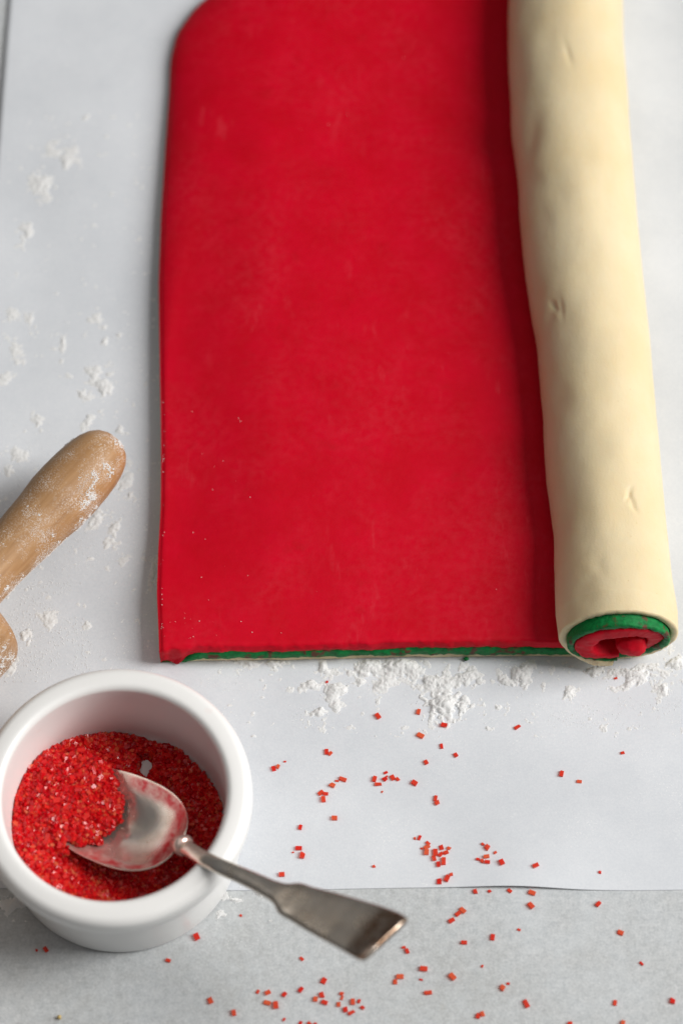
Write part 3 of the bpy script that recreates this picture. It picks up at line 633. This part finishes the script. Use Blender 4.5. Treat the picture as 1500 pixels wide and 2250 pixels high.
def scatter(u0, v0, u1, v1, k, smin, smax, dens=None):
    u = NR.uniform(u0, u1, k); v = NR.uniform(v0, v1, k)
    P = np.array([un(a, b, 0) for a, b in zip(u, v)])
    m = fnoise(P, 26, 21)+0.3*vnoise(P, 5, 22)
    keep = m > (dens if dens is not None else 0.1); P = P[keep]; s = smin+(smax-smin)*NR.random(len(P))**3
    P[:, 2] = paper_top(P[:, 0], P[:, 1])+s*0.35; return P, s
def keepout(C):
    inr = np.hypot(C[:, 0]-RCx, C[:, 1]-RCy) < 39.5
    xl = np.interp(C[:, 1], LY, LX)
    slab = (C[:, 1] > -61.5) & (C[:, 0] > xl) & (C[:, 0] < np.interp(C[:, 1], RY, RXc)+3)
    roll = (C[:, 1] > -63) & (np.abs(C[:, 0]-np.interp(C[:, 1], RY, RXc)) < 16)
    return ~(inr | slab | roll)
def build(name, hp_, cell, seed, items, label, shape=(1.0, 0.52)):
    V, F, C, S = heaps(hp_, cell, seed, *shape)
    C = np.vstack([C]+[a for a, _ in items]); S = np.concatenate([S]+[b for _, b in items])
    k = keepout(C); V2, F2 = lumps(C[k], S[k]); F = F[keepout(V)[F].all(1)]
    F = np.vstack([F[:, [0, 1, 2]], F[:, [0, 2, 3]], F2+len(V)])
    me = mesh(name, np.vstack([V, V2]), F, True); sm_ = np.ones(len(F), bool); sm_[-len(F2):] = False; me.polygons.foreach_set('use_smooth', sm_)
    return tag(add(name, me, M['flour']), label, 'flour', None, 'stuff')
front_f = [(980, 1545, 52, 34, 2600, 3.2), (955, 1500, 40, 24, 900, 2.2), (1020, 1490, 40, 26, 700, 2.0), (1150, 1485, 40, 28, 1000, 2.4), (1110, 1500, 22, 16, 350, 1.6), (880, 1468, 60, 24, 1500, 2.6), (810, 1470, 42, 22, 900, 2.2),
           (845, 1505, 24, 16, 300, 1.4), (710, 1465, 18, 20, 350, 1.8), (735, 1520, 24, 30, 700, 1.8), (680, 1508, 24, 16, 380, 1.5), (705, 1568, 16, 14, 420, 2.0), (745, 1550, 14, 16, 120, 1.1), (540, 1456, 28, 8, 260, 1.4), (600, 1455, 30, 8, 160, 1.2),
           (1300, 1475, 36, 16, 700, 1.7), (1400, 1487, 42, 22, 1000, 2.0), (1380, 1502, 18, 12, 260, 1.4), (1485, 1460, 18, 14, 300, 1.6), (1250, 1525, 16, 12, 160, 1.2), (1455, 1520, 14, 10, 140, 1.2), (880, 1440+10, 50, 8, 300, 1.4), (1090, 1553, 12, 8, 60, .9), (790, 1500, 12, 12, 90, 1.0)]
items = [scatter(640, 1455, 1500, 1600, 9000, 0.05, 0.22, -0.05), scatter(440, 1450, 700, 1520, 1200, 0.05, 0.2, 0.0), scatter(760, 1590, 1120, 1730, 2200, 0.04, 0.14, 0.12)]
build('flour', front_f, 0.28, 40, items, 'white flour spilled in crumbly heaps along the front edge of the dough')
left_f = [(95, 405, 30, 40, 520, 2.2), (150, 350, 22, 30, 160, 1.4), (58, 515, 22, 30, 260, 1.8), (190, 262, 10, 8, 60, 1.2), (120, 330, 20, 20, 90, 1.1), (232, 850, 24, 32, 700, 2.4), (185, 868, 20, 20, 300, 2.0), (210, 825, 20, 24, 220, 1.6), (232, 755, 14, 12, 160, 1.8), (137, 757, 12, 14, 120, 1.5), (200, 925, 20, 26, 300, 1.8),
          (268, 945, 14, 12, 220, 2.0), (25, 1035, 16, 14, 260, 2.0), (215, 1140, 20, 30, 420, 1.8), (258, 1165, 22, 28, 520, 2.0), (270, 1060, 20, 32, 420, 1.9), (285, 1090, 10, 14, 120, 1.3), (278, 1230, 14, 14, 130, 1.4), (232, 1190, 14, 14, 130, 1.3), (188, 1375, 12, 12, 120, 1.5), (60, 1400, 24, 24, 520, 2.0), (100, 1365, 20, 16, 260, 1.4), (20, 1470, 20, 14, 200, 1.5),
          (85, 935, 16, 20, 130, 1.3), (40, 1000, 30, 20, 150, 1.2), (65, 705, 14, 14, 90, 1.2), (30, 690, 18, 14, 70, 1.1), (15, 830, 14, 14, 80, 1.2), (330, 1265, 8, 26, 300, 2.6), (215, 700, 20, 20, 60, 1.1), (40, 770, 20, 20, 60, 1.1)]
items = [scatter(0, 250, 330, 1000, 2600, 0.05, 0.32, 0.12), scatter(0, 950, 340, 1500, 6500, 0.05, 0.26, -0.05), scatter(0, 1280, 200, 1500, 3000, 0.05, 0.3, -0.2)]
build('flour', left_f, 0.38, 60, items, 'white flour dusted over the parchment around the rolling pin', (0.5, 0.66))
tb_f = [(522, 1975, 10, 8, 90, 0.8), (482, 2012, 8, 6, 90, 0.7), (568, 1963, 14, 7, 140, 1.2), (28, 1985, 22, 12, 220, 0.8), (55, 1992, 14, 8, 220, 0.8)]
tb = [scatter(380, 1960, 760, 2080, 500, 0.05, 0.2, 0.2), scatter(0, 1960, 90, 2070, 500, 0.05, 0.2, 0.0), scatter(850, 1560, 1500, 1950, 500, 0.05, 0.14, 0.2)]
build('flour', tb_f, 0.3, 80, tb, 'thin trace of white flour on the grey table around the ramekin')
# flour clinging to the rolling pin, thicker on the side that faces the dough
hp_ = np.array(subdiv(hp)); C = []; S = []
e1 = np.cross(da, [0, 0, 1]); e1 /= np.linalg.norm(e1); e2 = np.cross(e1, da); e1 = e1*(1 if e1[0] > 0 else -1)
k = 60000; L_ = NR.uniform(0, LH+70, k); an = NR.uniform(-0.5, math.pi+0.1, k)
rad = np.where(L_ < LH-0.5, np.interp(L_, hp_[:, 1], hp_[:, 0]), np.where(L_ < LH, 0, np.interp(L_-LH, [0, 1, 3, 7], [rb-7, rb-3.4, rb-1.2, rb])))
P = A0+da*L_[:, None]+e1*(rad*np.cos(an))[:, None]+e2*(rad*np.sin(an))[:, None]
m = fnoise(P, 9, 31)+0.55*np.cos(an)+0.45*vnoise(P, 2.5, 33)
keep = (rad > 1) & (m > 0.34+0.5*NR.random(k)); P = P[keep]; big = fnoise(P, 4, 35) > 0.28
s = np.where(big, NR.uniform(0.14, 0.5, len(P)), NR.uniform(0.06, 0.17, len(P)))
flour('flour', P, s, 'white flour speckled over the wooden rolling pin')
# few grains on the dough itself
C = []; S = []
for _ in range(130):
    u, v = R.choice([(R.uniform(350, 480), R.uniform(1360, 1440)), (R.uniform(353, 362), R.uniform(880, 1400)), (R.uniform(353, 362), R.uniform(940, 1020)), (R.uniform(420, 1200), R.gauss(1416, 4)), (R.uniform(360, 700), R.uniform(900, 1400))])
    p = un(u, v, 12.0); C.append((p[0], p[1], PT+SLAB-0.15)); S.append(R.uniform(0.06, 0.24))
C = np.array(C); k = (C[:, 1] > -59.5) & (C[:, 0] > np.interp(C[:, 1], LY, LX)+1.0); flour('flour', C[k], np.array(S)[k], 'tiny grains of white flour on the red dough')

# ------------------------------------------------------------------ stray crumbs
def crumb(u, v, z, s, mat, label):
    ph_ = NR.random((6, 1)); b = OCT*(0.6+0.8*ph_)*s; b = b@rotmats(1)[0].T
    p = un(u, v, z); o = add('dough_crumb', mesh('dough_crumb', b, OF, True), mat, None, (p[0], p[1], z-b[:, 2].min())); tag(o, label, 'crumb')
crumb(131, 2237, 0.0, 1.0, plain('yellow_crumb', (0.62, 0.45, 0.16)), 'tiny yellow crumb on the bare grey table')
crumb(1023, 1450, PT, 1.3, M['green'], 'small green dough crumb stuck to the front of the dough sheet')
